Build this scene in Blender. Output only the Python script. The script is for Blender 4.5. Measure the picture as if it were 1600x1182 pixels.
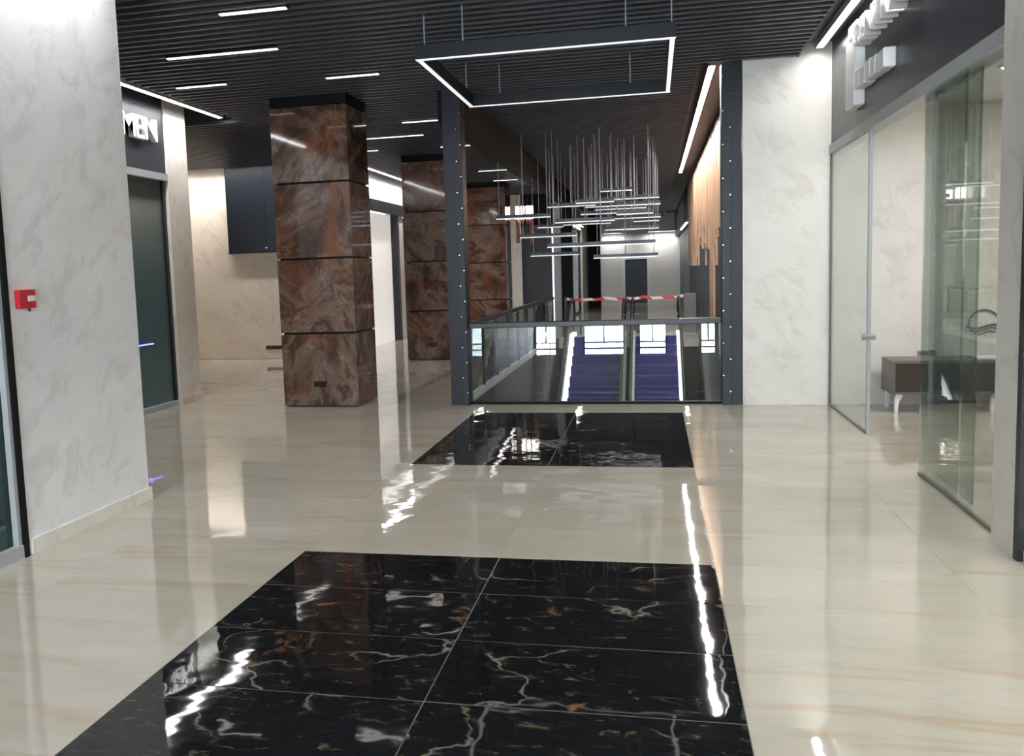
import bpy, bmesh, math, random
from mathutils import Vector, Matrix
random.seed(7)
scn = bpy.context.scene
for o in list(bpy.data.objects): bpy.data.objects.remove(o)
COL = scn.collection

# ------------------------------------------------------------------ camera
F, CX, CY = 1422.0, 701.37, 573.49
YAW, PIT, ROL = -0.22261, -0.10181, -0.0346
CAM = Vector((0.88466, -5.06763, 1.64699))
w = Vector((math.sin(YAW)*math.cos(PIT), math.cos(YAW)*math.cos(PIT), math.sin(PIT)))
r0 = w.cross(Vector((0, 0, 1))).normalized(); u0 = r0.cross(w)
r = math.cos(ROL)*r0 + math.sin(ROL)*u0
u = -math.sin(ROL)*r0 + math.cos(ROL)*u0
cd = bpy.data.cameras.new('camera'); cam = bpy.data.objects.new('camera', cd); COL.objects.link(cam)
cam.matrix_world = Matrix(((r.x, u.x, -w.x, CAM.x), (r.y, u.y, -w.y, CAM.y), (r.z, u.z, -w.z, CAM.z), (0, 0, 0, 1)))
cd.sensor_fit = 'HORIZONTAL'; cd.sensor_width = 36; cd.lens = F/1600*36
cd.shift_x = (800-CX)/1600; cd.shift_y = (CY-591)/1600
cd.clip_start = 0.02; cd.clip_end = 200
scn.camera = cam

# ------------------------------------------------------------------ world and exposure
wd = bpy.data.worlds.new('world'); scn.world = wd; wd.use_nodes = True
wd.node_tree.nodes['Background'].inputs[0].default_value = (0.75, 0.85, 1.0, 1)
wd.node_tree.nodes['Background'].inputs[1].default_value = 1.0
scn.view_settings.view_transform = 'Standard'; scn.view_settings.look = 'None'
scn.view_settings.gamma = 1.0; scn.view_settings.exposure = 1.1
scn.view_settings.use_curve_mapping = False
LED_POWER = 38.0      # radiance of the LED lines
DAY_POWER = 20.0      # radiance of the daylight windows behind the camera

# ------------------------------------------------------------------ materials
MATS = {}
def srgb(r_, g_, b_):
    f = lambda c: (c/255/12.92) if c/255 <= 0.04045 else ((c/255+0.055)/1.055)**2.4
    return (f(r_), f(g_), f(b_), 1)
def mat(name, col, rough=0.5, metal=0.0, spec=0.5, coat=0.0, emit=None, es=0.0):
    m = bpy.data.materials.new(name); m.use_nodes = True
    b = m.node_tree.nodes['Principled BSDF']
    b.inputs['Base Color'].default_value = col
    b.inputs['Roughness'].default_value = rough
    b.inputs['Metallic'].default_value = metal
    b.inputs['Specular IOR Level'].default_value = spec
    b.inputs['Coat Weight'].default_value = coat
    b.inputs['Coat Roughness'].default_value = 0.03
    if emit:
        b.inputs['Emission Color'].default_value = emit
        b.inputs['Emission Strength'].default_value = es
    # fine procedural variation of the roughness so that no surface is perfectly uniform
    nt = m.node_tree
    tc = nt.nodes.new('ShaderNodeTexCoord'); n = nt.nodes.new('ShaderNodeTexNoise')
    n.inputs['Scale'].default_value = 6; n.inputs['Detail'].default_value = 4
    nt.links.new(tc.outputs['Object'], n.inputs['Vector'])
    mr = nt.nodes.new('ShaderNodeMapRange')
    mr.inputs['To Min'].default_value = rough*0.85; mr.inputs['To Max'].default_value = min(1, rough*1.15)
    nt.links.new(n.outputs['Fac'], mr.inputs['Value']); nt.links.new(mr.outputs[0], b.inputs['Roughness'])
    MATS[name] = m
    return m
def N(nt, t, **kw):
    n = nt.nodes.new(t)
    for k, v in kw.items():
        if k in n.inputs: n.inputs[k].default_value = v
        else: setattr(n, k, v)
    return n
def ramp(nt, src, stops):
    rp = nt.nodes.new('ShaderNodeValToRGB'); nt.links.new(src, rp.inputs[0])
    e = rp.color_ramp.elements
    while len(e) < len(stops): e.new(0.5)
    for el, (p, c) in zip(e, stops): el.position = p; el.color = c
    return rp.outputs[0]
def mix(nt, fac, a, b, mode='MIX'):
    n = nt.nodes.new('ShaderNodeMix'); n.data_type = 'RGBA'; n.blend_type = mode
    for s, v in ((0, fac), (6, a), (7, b)):
        if hasattr(v, 'is_linked'): nt.links.new(v, n.inputs[s])
        else: n.inputs[s].default_value = v
    return n.outputs[2]
def coords(nt, scale=(1, 1, 1), rot=(0, 0, 0), perobj=False):
    tc = nt.nodes.new('ShaderNodeTexCoord'); mp = nt.nodes.new('ShaderNodeMapping')
    mp.inputs['Scale'].default_value = scale; mp.inputs['Rotation'].default_value = rot
    src = tc.outputs['Object']
    if perobj:
        oi = nt.nodes.new('ShaderNodeObjectInfo')
        ml = N(nt, 'ShaderNodeVectorMath', operation='SCALE'); ml.inputs[0].default_value = (37.1, 23.7, 51.3)
        nt.links.new(oi.outputs['Random'], ml.inputs['Scale'])
        ad = N(nt, 'ShaderNodeVectorMath', operation='ADD')
        nt.links.new(src, ad.inputs[0]); nt.links.new(ml.outputs[0], ad.inputs[1]); src = ad.outputs[0]
    nt.links.new(src, mp.inputs['Vector'])
    return mp.outputs[0]
def diag(nt, rot, scale):
    a = coords(nt, (1, 1, 1), rot); mp = nt.nodes.new('ShaderNodeMapping'); mp.inputs['Scale'].default_value = scale
    nt.links.new(a, mp.inputs['Vector']); return mp.outputs[0]
def noise(nt, vec, scale, detail=4, rough=0.55, dist=0.0):
    n = N(nt, 'ShaderNodeTexNoise', Scale=scale, Detail=detail, Roughness=rough, Distortion=dist)
    nt.links.new(vec, n.inputs['Vector']); return n.outputs['Fac']
def base(name):
    m = bpy.data.materials.new(name); m.use_nodes = True; MATS[name] = m
    return m, m.node_tree, m.node_tree.nodes['Principled BSDF']
W1 = (1, 1, 1, 1); K = (0, 0, 0, 1)
def grey(v): return (v, v, v, 1)

def marble_wall(name, c1, c2, c3):
    m, nt, b = base(name)
    v = diag(nt, (0.62, 0.62, 0), (1, 1, 0.5))
    n1 = noise(nt, v, 1.8, 7, 0.62, 0.6)
    n2 = noise(nt, diag(nt, (0.7, 0.7, 0), (1.6, 1.6, 0.5)), 2.6, 8, 0.66, 0.7)
    c = ramp(nt, n1, [(0.3, c1), (0.7, c2)])
    vein = ramp(nt, n2, [(0.38, grey(0.5)), (0.5, K), (0.7, grey(0.12))])
    c = mix(nt, vein, c, c3)
    nt.links.new(c, b.inputs['Base Color']); b.inputs['Roughness'].default_value = 0.38
    b.inputs['Specular IOR Level'].default_value = 0.35
    return m
marble_wall('plaster', srgb(226, 222, 214), srgb(236, 233, 227), srgb(208, 201, 193))
marble_wall('plaster_white', srgb(230, 230, 234), srgb(242, 242, 246), srgb(208, 207, 211))
marble_wall('plaster_beige', srgb(224, 209, 192), srgb(234, 222, 206), srgb(204, 188, 172))

# brown marble of the columns
m, nt, b = base('brown_marble')
v = coords(nt, (1, 1, 1), (0.35, 0.2, 0.5), True)
warp = noise(nt, v, 1.6, 3)
n1 = noise(nt, v, 1.15, 7, 0.58, 0.9)
n2 = noise(nt, coords(nt, (1.3, 1.3, 0.8), (0.2, 0.7, 0), True), 1.5, 7, 0.58, 1.0)
n3 = noise(nt, coords(nt, (1, 1, .7), (0.9, 0.1, 0.4), True), 1.6, 8, 0.55, 1.6)
c = ramp(nt, n1, [(0.28, srgb(40, 29, 25)), (0.42, srgb(84, 60, 49)), (0.52, srgb(126, 104, 92)), (0.58, srgb(74, 50, 41)), (0.74, srgb(142, 118, 104))])
c = mix(nt, ramp(nt, n2, [(0.52, K), (0.68, grey(0.9))]), c, srgb(128, 74, 48))
c = mix(nt, ramp(nt, n2, [(0.28, grey(0.75)), (0.42, K)]), c, srgb(50, 38, 34))
c = mix(nt, ramp(nt, n3, [(0.493, K), (0.5, grey(0.3)), (0.507, K)]), c, srgb(196, 172, 152))
nt.links.new(c, b.inputs['Base Color']); b.inputs['Roughness'].default_value = 0.07; b.inputs['Coat Weight'].default_value = 0.3
b.inputs['Coat Roughness'].default_value = 0.02

def ripple(nt, b, strength, sc=2.2):
    v = coords(nt, (1, 1, 1), (0, 0, 0), False)
    n = noise(nt, v, sc, 1, 0.4)
    bp = nt.nodes.new('ShaderNodeBump'); bp.inputs['Strength'].default_value = 1.0; bp.inputs['Distance'].default_value = strength
    n_ = noise(nt, v, 7.0, 1, 0.4)
    mm = N(nt, 'ShaderNodeMath', operation='MULTIPLY_ADD'); mm.inputs[1].default_value = 0.30
    nt.links.new(n_, mm.inputs[0]); nt.links.new(n, mm.inputs[2])
    nt.links.new(mm.outputs[0], bp.inputs['Height']); nt.links.new(bp.outputs[0], b.inputs['Normal'])
# polished cream floor tiles
m, nt, b = base('cream_tile')
v = coords(nt, (0.55, 1.6, 1), (0, 0, 0.05), True)
n1 = noise(nt, v, 1.3, 5, 0.55, 0.6)
c = ramp(nt, n1, [(0.3, srgb(180, 173, 160)), (0.7, srgb(195, 188, 176))])
n2 = noise(nt, coords(nt, (0.4, 3.2, 1), (0, 0, 0.04), True), 1.4, 5, 0.5, 0.5)
c = mix(nt, ramp(nt, n2, [(0.60, K), (0.66, grey(0.38)), (0.70, K)]), c, srgb(176, 140, 98))
n3 = noise(nt, coords(nt, (0.35, 2.6, 1), (0, 0, -0.05), True), 2.2, 4, 0.5, 0.4)
c = mix(nt, ramp(nt, n3, [(0.49, K), (0.505, grey(0.22)), (0.52, K)]), c, srgb(168, 160, 146))
nt.links.new(c, b.inputs['Base Color']); b.inputs['Roughness'].default_value = 0.03
b.inputs['Specular IOR Level'].default_value = 1.0; b.inputs['Coat Weight'].default_value = 0.0; b.inputs['Coat Roughness'].default_value = 0.03
ripple(nt, b, 0.0026)
# polished black marble inlay
m, nt, b = base('black_tile')
v = coords(nt, (0.8, 1.1, 1), (0, 0, 0.35), True)
wv = N(nt, 'ShaderNodeTexNoise', Scale=2.2, Detail=4)
nt.links.new(v, wv.inputs['Vector'])
ad = N(nt, 'ShaderNodeVectorMath', operation='MULTIPLY_ADD'); ad.inputs[1].default_value = (0.55, 0.55, 0.55)
nt.links.new(wv.outputs['Color'], ad.inputs[0]); nt.links.new(v, ad.inputs[2])
vo = N(nt, 'ShaderNodeTexVoronoi', feature='DISTANCE_TO_EDGE', Scale=1.5)
nt.links.new(ad.outputs[0], vo.inputs['Vector'])
line = ramp(nt, vo.outputs['Distance'], [(0.0, grey(0.8)), (0.007, grey(0.25)), (0.018, K)])
msk = ramp(nt, noise(nt, v, 2.6, 4, 0.6), [(0.46, K), (0.62, W1)])
vm = mix(nt, 1.0, line, msk, 'MULTIPLY')
patch = ramp(nt, noise(nt, v, 3.2, 9, 0.72, 1.2), [(0.61, K), (0.70, grey(0.8))])
fl = ramp(nt, noise(nt, coords(nt, (1, 2, 1), (0, 0, 0.3), True), 9, 8, 0.72, 0.6), [(0.57, K), (0.68, grey(0.6))])
c = mix(nt, noise(nt, v, 1.2, 3), srgb(15, 17, 19), srgb(30, 32, 35))
c = mix(nt, fl, c, srgb(120, 104, 84))
c = mix(nt, patch, c, srgb(138, 98, 66))
c = mix(nt, vm, c, srgb(150, 143, 132))
nt.links.new(c, b.inputs['Base Color']); b.inputs['Roughness'].default_value = 0.03
b.inputs['Specular IOR Level'].default_value = 0.55
ripple(nt, b, 0.0028)

# wood boards
m, nt, b = base('wood')
v = coords(nt, (4, 4, 0.35), (0, 0, 0), True)
c = ramp(nt, noise(nt, v, 5, 6, 0.6, 0.8), [(0.3, srgb(205, 160, 126)), (0.7, srgb(224, 186, 152))])
nt.links.new(c, b.inputs['Base Color']); b.inputs['Roughness'].default_value = 0.5

def glass(name, tint, refl=1.0, rough=0.0, f0=0.045):
    m = bpy.data.materials.new(name); m.use_nodes = True; nt = m.node_tree; MATS[name] = m
    nt.nodes.remove(nt.nodes['Principled BSDF']); out = nt.nodes['Material Output']
    lw = N(nt, 'ShaderNodeLayerWeight', Blend=0.5)
    pw = N(nt, 'ShaderNodeMath', operation='POWER'); pw.inputs[1].default_value = 5
    nt.links.new(lw.outputs['Facing'], pw.inputs[0])
    ma = N(nt, 'ShaderNodeMath', operation='MULTIPLY_ADD'); ma.inputs[1].default_value = (1-f0)*refl; ma.inputs[2].default_value = f0*refl
    nt.links.new(pw.outputs[0], ma.inputs[0])
    n = noise(nt, coords(nt), 1.5, 2)
    tc_ = mix(nt, n, tint, tuple(x*0.97 for x in tint[:3])+(1,))
    tr = N(nt, 'ShaderNodeBsdfTransparent'); nt.links.new(tc_, tr.inputs['Color'])
    gl = N(nt, 'ShaderNodeBsdfGlossy'); gl.inputs['Roughness'].default_value = rough
    ms = N(nt, 'ShaderNodeMixShader')
    nt.links.new(ma.outputs[0], ms.inputs[0]); nt.links.new(tr.outputs[0], ms.inputs[1]); nt.links.new(gl.outputs[0], ms.inputs[2])
    nt.links.new(ms.outputs[0], out.inputs['Surface'])
    return m
glass('glass_clear', (0.95, 0.975, 0.96, 1))
glass('glass_green', (0.86, 0.90, 0.875, 1))
glass('glass_dark', (0.45, 0.60, 0.60, 1))
glass('glass_edge', (0.80, 0.88, 0.82, 1))

mat('black_slat', (0.066, 0.068, 0.080, 1), 0.42)
mat('ceiling_black', (0.004, 0.004, 0.005, 1), 0.8)
mat('ceiling_margin', (0.07, 0.07, 0.078, 1), 0.6)
mat('navy_steel', srgb(13, 17, 27), 0.38, 0.0, 0.35)
mat('black_metal', srgb(26, 27, 32), 0.35)
mat('dark_wall', srgb(30, 32, 38), 0.4)
mat('void_wall', srgb(24, 25, 29), 0.5, 0, 0.3)
mat('fascia_dark', srgb(58, 60, 68), 0.35)
mat('door_grey', srgb(62, 68, 84), 0.45)
mat('screen_dark', srgb(26, 29, 36), 0.3)
mat('aluminium', srgb(172, 176, 180), 0.4, 0.0)
mat('steel', srgb(196, 198, 200), 0.22, 0.9)
mat('white_paint', srgb(240, 240, 240), 0.4)
mat('sign_white', srgb(252, 253, 255), 0.5)
mat('collar_black', srgb(12, 13, 16), 0.6, 0, 0.2)
mat('red_plastic', srgb(190, 24, 40), 0.35)
mat('copper', srgb(176, 116, 96), 0.3, 0.5)
mat('cabinet_brown', srgb(62, 54, 50), 0.35)
mat('cabinet_grey', srgb(110, 104, 98), 0.35)
mat('grout', srgb(206, 198, 182), 0.6)
mat('grout_gold', srgb(128, 120, 102), 0.5)
mat('step_blue_lit', srgb(38, 29, 122), 0.5)  # blue LED light on the steps, put into their base colour
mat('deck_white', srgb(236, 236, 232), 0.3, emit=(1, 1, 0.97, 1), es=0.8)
mat('rubber', srgb(20, 20, 22), 0.45)
mat('wire', srgb(150, 156, 170), 0.35, 0.4)
mat('maroon', srgb(104, 72, 68), 0.4)
mat('led', W1, 0.5, emit=(1.0, 0.985, 0.96, 1), es=LED_POWER)
mat('led_strong', W1, 0.5, emit=(1.0, 0.985, 0.96, 1), es=60.0)
mat('led_soft', W1, 0.5, emit=(1.0, 0.97, 0.92, 1), es=20.0)
mat('led_pendant', W1, 0.5, emit=(0.95, 0.97, 1.0, 1), es=0.36)
mat('led_chandelier', W1, 0.5, emit=(0.98, 0.98, 1.0, 1), es=0.26)
mat('led_bar', W1, 0.5, emit=(1.0, 0.97, 0.94, 1), es=1.0)
mat('led_warm', W1, 0.5, emit=(1.0, 0.85, 0.8, 1), es=2.5)
mat('blue_reflection', W1, 0.5, emit=(0.1, 0.15, 1.0, 1), es=1.6)  # emission that draws the blue reflection on the MEN window
mat('shop_panel', W1, 0.5, emit=(1.0, 0.98, 0.95, 1), es=24.0)
mat('daylight', W1, 0.5, emit=(0.78, 0.90, 1.0, 1), es=DAY_POWER)
mat('white_wall', srgb(235, 232, 228), 0.5)  # plain white wall colour
mat('lit_window', srgb(235, 232, 228), 0.4, emit=(1, .98, .96, 1), es=0.22)
mat('teal_film', srgb(84, 108, 112), 0.16)
# striped barrier tape
m, nt, b = base('tape')
wv = N(nt, 'ShaderNodeTexWave', Scale=1.1, wave_type='BANDS', bands_direction='DIAGONAL')
tc = nt.nodes.new('ShaderNodeTexCoord'); nt.links.new(tc.outputs['Object'], wv.inputs['Vector'])
nt.links.new(ramp(nt, wv.outputs['Fac'], [(0.48, srgb(206, 60, 60)), (0.52, srgb(240, 232, 228))]), b.inputs['Base Color'])

# ------------------------------------------------------------------ mesh helpers
class MB:
    def __init__(s): s.v = []; s.f = []
    def box(s, x0, x1, y0, y1, z0, z1):
        i = len(s.v)
        s.v += [(x0, y0, z0), (x1, y0, z0), (x1, y1, z0), (x0, y1, z0), (x0, y0, z1), (x1, y0, z1), (x1, y1, z1), (x0, y1, z1)]
        s.f += [tuple(i+k for k in q) for q in ((3, 2, 1, 0), (4, 5, 6, 7), (0, 1, 5, 4), (1, 2, 6, 5), (2, 3, 7, 6), (3, 0, 4, 7))]
        return s
    def prism(s, pts, axis, a0, a1):
        """closed outline pts (2-D) pushed along axis from a0 to a1"""
        n = len(pts); i = len(s.v)
        def P(p, a):
            return (a, p[0], p[1]) if axis == 'x' else ((p[0], a, p[1]) if axis == 'y' else (p[0], p[1], a))
        s.v += [P(p, a0) for p in pts] + [P(p, a1) for p in pts]
        s.f += [tuple(range(i, i+n))[::-1], tuple(range(i+n, i+2*n))]
        for k in range(n):
            j = (k+1) % n
            s.f.append((i+k, i+j, i+n+j, i+n+k))
        return s
    def tube(s, path, rad, n=8):
        i = len(s.v); path = [Vector(p) for p in path]
        for k, p in enumerate(path):
            d = (path[min(k+1, len(path)-1)] - path[max(k-1, 0)]).normalized()
            up = Vector((0, 0, 1)) if abs(d.z) < 0.9 else Vector((0, 1, 0))
            a = d.cross(up).normalized(); b_ = a.cross(d)
            for q in range(n):
                t = 2*math.pi*q/n
                s.v.append(tuple(p + a*rad*math.cos(t) + b_*rad*math.sin(t)))
        for k in range(len(path)-1):
            for q in range(n):
                q2 = (q+1) % n
                s.f.append((i+k*n+q, i+k*n+q2, i+(k+1)*n+q2, i+(k+1)*n+q))
        s.f.append(tuple(range(i, i+n))); s.f.append(tuple(range(i+(len(path)-1)*n, i+len(path)*n))[::-1])
        return s
    def mesh(s, name, m=None, off=(0, 0, 0), bevel=0.0, smooth=False):
        me = bpy.data.meshes.new(name)
        me.from_pydata([(a-off[0], b_-off[1], c-off[2]) for a, b_, c in s.v], [], s.f)
        bm = bmesh.new(); bm.from_mesh(me)
        bmesh.ops.recalc_face_normals(bm, faces=bm.faces)
        if bevel > 0:
            bmesh.ops.bevel(bm, geom=bm.edges[:], offset=bevel, segments=1, affect='EDGES', profile=0.5)
        bm.to_mesh(me); bm.free()
        if smooth:
            for p in me.polygons: p.use_smooth = True
        if m: me.materials.append(MATS[m])
        return me
def link(name, me, parent=None, loc=(0, 0, 0)):
    o = bpy.data.objects.new(name, me); COL.objects.link(o)
    o.location = loc
    if parent: o.parent = parent
    return o
def tag(o, label=None, cat=None, group=None, kind=None):
    if label: o['label'] = label
    if cat: o['category'] = cat
    if group: o['group'] = group
    if kind: o['kind'] = kind
    return o
def woff(o):
    p = Vector((0, 0, 0))
    while o: p += o.location; o = o.parent
    return p
def part(name, mb, m, parent=None, bevel=0.0, smooth=False):
    """mesh in world coordinates, hung below parent"""
    off = woff(parent) if parent else Vector((0, 0, 0))
    return link(name, mb.mesh(name, m, off, bevel, smooth), parent)
def solo(name, mb, m, label, cat, group=None, bevel=0.0, smooth=False):
    """a thing that is a single mesh, its origin at the middle of its base"""
    xs = [v[0] for v in mb.v]; ys = [v[1] for v in mb.v]; zs = [v[2] for v in mb.v]
    off = ((min(xs)+max(xs))/2, (min(ys)+max(ys))/2, min(zs))
    return tag(link(name, mb.mesh(name, m, off, bevel, smooth), None, off), label, cat, group)
def thing(name, loc, label=None, cat=None, group=None, kind=None):
    o = bpy.data.objects.new(name, None); COL.objects.link(o); o.location = loc; o.empty_display_size = 0.1
    return tag(o, label, cat, group, kind)
def struct(name, mb, m, label=None, cat=None, parent=None, bevel=0.0):
    o = part(name, mb, m, parent, bevel)
    if not parent: tag(o, label, cat, None, 'structure')
    return o
def B(*a): return MB().box(*a)

# dimensions of the place
XR, XL, XLL = 2.85, -2.90, -5.41       # right shop fronts, near left wall, far left shop fronts
YP = 6.0                               # line of the steel posts, front edge of the void
ZS, ZC = 3.92, 4.06                    # slat undersides, plain ceiling margins
VX0, VX1, VY0, VY1 = -1.42, 1.95, 6.16, 17.6   # escalator void
YF = 38.0                              # far end wall

# ================================================================== FLOOR
fl = MB()
fl.box(-10, 9, -12.3, VY0, -0.30, -0.012)
fl.box(-10, VX0, VY0, YF+0.2, -0.30, -0.012)
fl.box(VX0, VX1+3, VY1, YF+0.2, -0.30, -0.012)
floor = struct('floor', fl, 'grout', 'polished cream marble tile floor with two black marble inlays', 'floor')
tile_cache = {}
def tile_mesh(sx, sy, m):
    k = (round(sx, 3), round(sy, 3), m)
    if k not in tile_cache:
        tile_cache[k] = B(-sx/2, sx/2, -sy/2, sy/2, -0.012, 0).mesh('tile', m)
    return tile_cache[k]
def rows(a, b_, st):
    n = max(1, round((b_-a)/st)); return [a+(b_-a)*i/n for i in range(n+1)]
RY = rows(-7.8, -3.0, .6)[:-1] + rows(-3.0, 0, .6)[:-1] + rows(0, 2.5, .6)[:-1] + rows(2.5, 5.4, .58)[:-1] + rows(5.4, VY0, .7)[:-1] + rows(VY0, 18.0, .6)[:-1] + rows(18.0, YF, .6)
RX = [-9.9, -9.6, -8.4, -7.2, -6.0, XLL, -4.8, -3.6, -2.4, -1.2, 0, 1.2, 2.4, XR, 3.6, 4.8, 6.0, 7.2]
cells = []
for j in range(len(RY)-1):
    for i in range(len(RX)-1):
        x0, x1, y0, y1 = RX[i], RX[i+1], RY[j], RY[j+1]
        cx, cy = (x0+x1)/2, (y0+y1)/2
        black = -1.2 < cx < 1.2 and (-3.0 < cy < 0 or 2.5 < cy < 5.4)
        if cy > VY0 and cx > VX0 and cy < VY1:
            if x0 < VX0 < x1: pass
            else: continue
        if cy > VY0 and cy < VY1 and x1 > VX0:
            x1 = VX0
            if x1-x0 < 0.05: continue
            cx = (x0+x1)/2
        if cy > VY1 and cx > 4.0: continue
        if cy < 1.1 and cx < -4.5: continue
        if cy < 6.7 and cx < XLL: continue
        if cy > 12.8 and cx < XLL-0.6: continue
        if cx > XR and (cy < 0.4 or cy > YP): continue
        d = (Vector((cx, cy, 0))-CAM).length
        vis = cy > -3.2
        cells.append((black, d if vis else 99+d, cx, cy, x1-x0, y1-y0))
cells.sort(key=lambda c: (not c[0], c[1]))
rest = MB(); rng = random.Random(3)
n_ind = 0
for black, d, cx, cy, sx, sy in cells:
    sg_ = 0.0013 if black else 0.0006
    tx, ty = rng.gauss(0, sg_), rng.gauss(0, sg_)
    g = 0.006 if black else 0.001
    gy = 0.011 if black else g
    if n_ind < 290 and d < 99:
        o = link('floor_tile', tile_mesh(sx-g, sy-gy, 'black_tile' if black else 'cream_tile'), floor, (cx, cy, 0))
        o.rotation_euler = (tx, ty, 0); n_ind += 1
        if black: o['label'] = 'polished black marble tile with pale and golden veins'
    else:
        i = len(rest.v); rest.box(cx-sx/2+g/2, cx+sx/2-g/2, cy-sy/2+g/2, cy+sy/2-g/2, -0.012, 0)
        for k in range(i, i+8):
            a, b_, c_ = rest.v[k]
            rest.v[k] = (a, b_, c_ + (a-cx)*(-ty) + (b_-cy)*tx)
tag(part('floor_tiles', rest, 'cream_tile', floor), kind='stuff')
# golden joints under the black inlays
part('inlay_bed', B(-1.205, 1.205, -3.0, 0, -0.0118, -0.003).box(-1.205, 1.205, 2.5, 5.4, -0.0118, -0.003), 'grout_gold', floor)

# ================================================================== CEILING
ce = MB().box(-10, 9, -12.3, YF+0.2, 4.42, 4.6)
ceiling = struct('ceiling', ce, 'ceiling_black', 'black ceiling with open rows of dark slats', 'ceiling')
def slat_span(y):
    if y < 1.12: return (-2.62, 2.48)
    if y < 6.05: return (-4.86, 2.48)
    if y < 7.35: return (-4.86, 1.42)
    if y < 12.3: return (-9.6, 1.42)
    return (-4.86, 1.42)
slat_cache = {}
far_slats = MB(); y = -4.0; ns = 0
PITCH = 0.165
while y < YF:
    a, b_ = slat_span(y)
    if -1.0 < y < 22:
        k = (a, b_)
        if k not in slat_cache: slat_cache[k] = B(a, b_, -0.020, 0.020, 0, 0.045).mesh('slat', 'black_slat')
        link('slat', slat_cache[k], ceiling, (0, y, ZS)); ns += 1
    else:
        far_slats.box(a, b_, y-0.020, y+0.020, ZS, ZS+0.045)
    y += PITCH
tag(part('far_slats', far_slats, 'black_slat', ceiling), kind='stuff')
# plain margins beside the slats
mg = MB().box(2.50, XR+0.02, -12, YP, ZC, ZC+0.1)
mg.box(2.48, 2.50, -12, YP, ZS, ZC+0.1)
mg.box(XLL-0.05, -4.88, 1.1, 6.72, ZC, ZC+0.1).box(-4.88, -4.86, 1.1, 6.4, ZS+0.02, ZC+0.1)
mg.box(XLL-0.05, -4.88, 12.5, YF, ZC, ZC+0.1).box(-9.9, -5.0, 12.4, 12.82, ZC+0.05, ZC+0.12)
mg.box(1.44, VX1, YP, YF, ZC+0.02, ZC+0.12).box(1.42, 1.44, YP, YF, ZS, ZC+0.12)
part('ceiling_margin', mg, 'ceiling_margin', ceiling)
# dark beam over the left edge of the void
bm_ = B(-1.72, -1.44, YP+0.3, 23.0, 3.52, 4.42)
solo('ceiling_beam', bm_, 'collar_black', 'black bulkhead beam running back above the left side of the escalator void', 'beam')

# ================================================================== WALLS
def wall(name, mb, m, label): return struct(name, mb, m, label, 'wall')
# near left: plain plaster pier between two shop fronts
wl = wall('wall_left', B(-5.42, XL, -0.29, 1.10, 0, 4.42), 'plaster_white', 'near left wall of pale veined plaster carrying the red alarm box')
struct('baseboard_left', B(XL, XL+0.018, -0.27, 1.118, 0.001, 0.10).box(-5.4, XL, 1.10, 1.118, 0.001, 0.10), 'plaster', 'pale stone skirting at the foot of the near left wall', 'baseboard')
# far left pier at the end of the MEN shop front
wp = wall('wall_left_pier', B(XLL-0.3, XLL+0.02, 6.12, 6.68, 0, 4.42), 'plaster', 'narrow plaster pier beside the dark MEN shop front')
struct('baseboard_left_pier', B(XLL+0.02, XLL+0.04, 6.12, 6.70, 0.001, 0.10).box(XLL-0.3, XLL+0.02, 6.68, 6.70, 0.001, 0.10), 'plaster_beige', 'stone skirting of the narrow plaster pier', 'baseboard')
wall('wall_left_recess', B(-10, -9.7, 6.0, 12.8, 0, 4.42), 'plaster_beige', 'side wall of the left recess')
wb = wall('wall_recess_back', B(-10, XLL+0.02, 12.8, 13.1, 0, 4.42), 'plaster_beige', 'beige veined wall at the back of the left recess')
struct('baseboard_recess', B(-9.7, XLL+0.02, 12.782, 12.8, 0.001, 0.10), 'plaster_beige', 'beige stone skirting in the left recess', 'baseboard')
# long left wall beyond the recess, with shop fronts
wf = MB().box(XLL-0.3, XLL, 13.1, 15.1, 0, 4.42)
wf.box(XLL-0.3, XLL, 15.1, 21.0, 3.3, 4.42).box(XLL-0.3, XLL, 17.35, 17.9, 0, 3.3).box(XLL-0.3, XLL, 21, YF, 0, 4.42)
wall('wall_left_far', wf, 'white_wall', 'long white left wall behind the marble columns')
# right of the posts: plaster wall that carries on inside the shop
wr = wall('wall_right_return', B(1.90, 9.0, YP, YP+0.3, 0, 4.42), 'plaster', 'pale plaster wall between the right steel post and the glass shop front')
struct('baseboard_right', B(1.92, XR-0.03, YP-0.018, YP, 0.001, 0.09), 'plaster', 'pale stone skirting right of the steel post', 'baseboard')
# right void wall
wall('wall_right_void', B(VX1, VX1+0.3, YP+0.3, 23.0, -4.6, 4.42), 'dark_wall', 'dark wall on the right of the escalator void')
wall('wall_right_far', B(VX1+0.15, VX1+0.4, 23.0, YF, 0, 4.42), 'dark_wall', 'dark far right wall beyond the wooden boards')
# far end wall
we = MB().box(-2.2, VX1+0.4, YF, YF+0.2, 0, 4.42)
wall('wall_far', we, 'white_wall', 'white end wall with a grey door far behind the escalators')
# block left of the far corridor
wk = MB().box(-3.25, -2.95, 22.3, 22.5, 0, 4.42).box(-1.95, -1.75, 22.5, 26.0, 3.1, 4.42).box(-1.95, -1.75, 30.5, 33.5, 0, 4.42).box(-1.95, -1.75, 26, 30.5, 3.1, 4.42)
wall('wall_corridor_left', wk, 'plaster', 'cream wall left of the far corridor')
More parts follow.
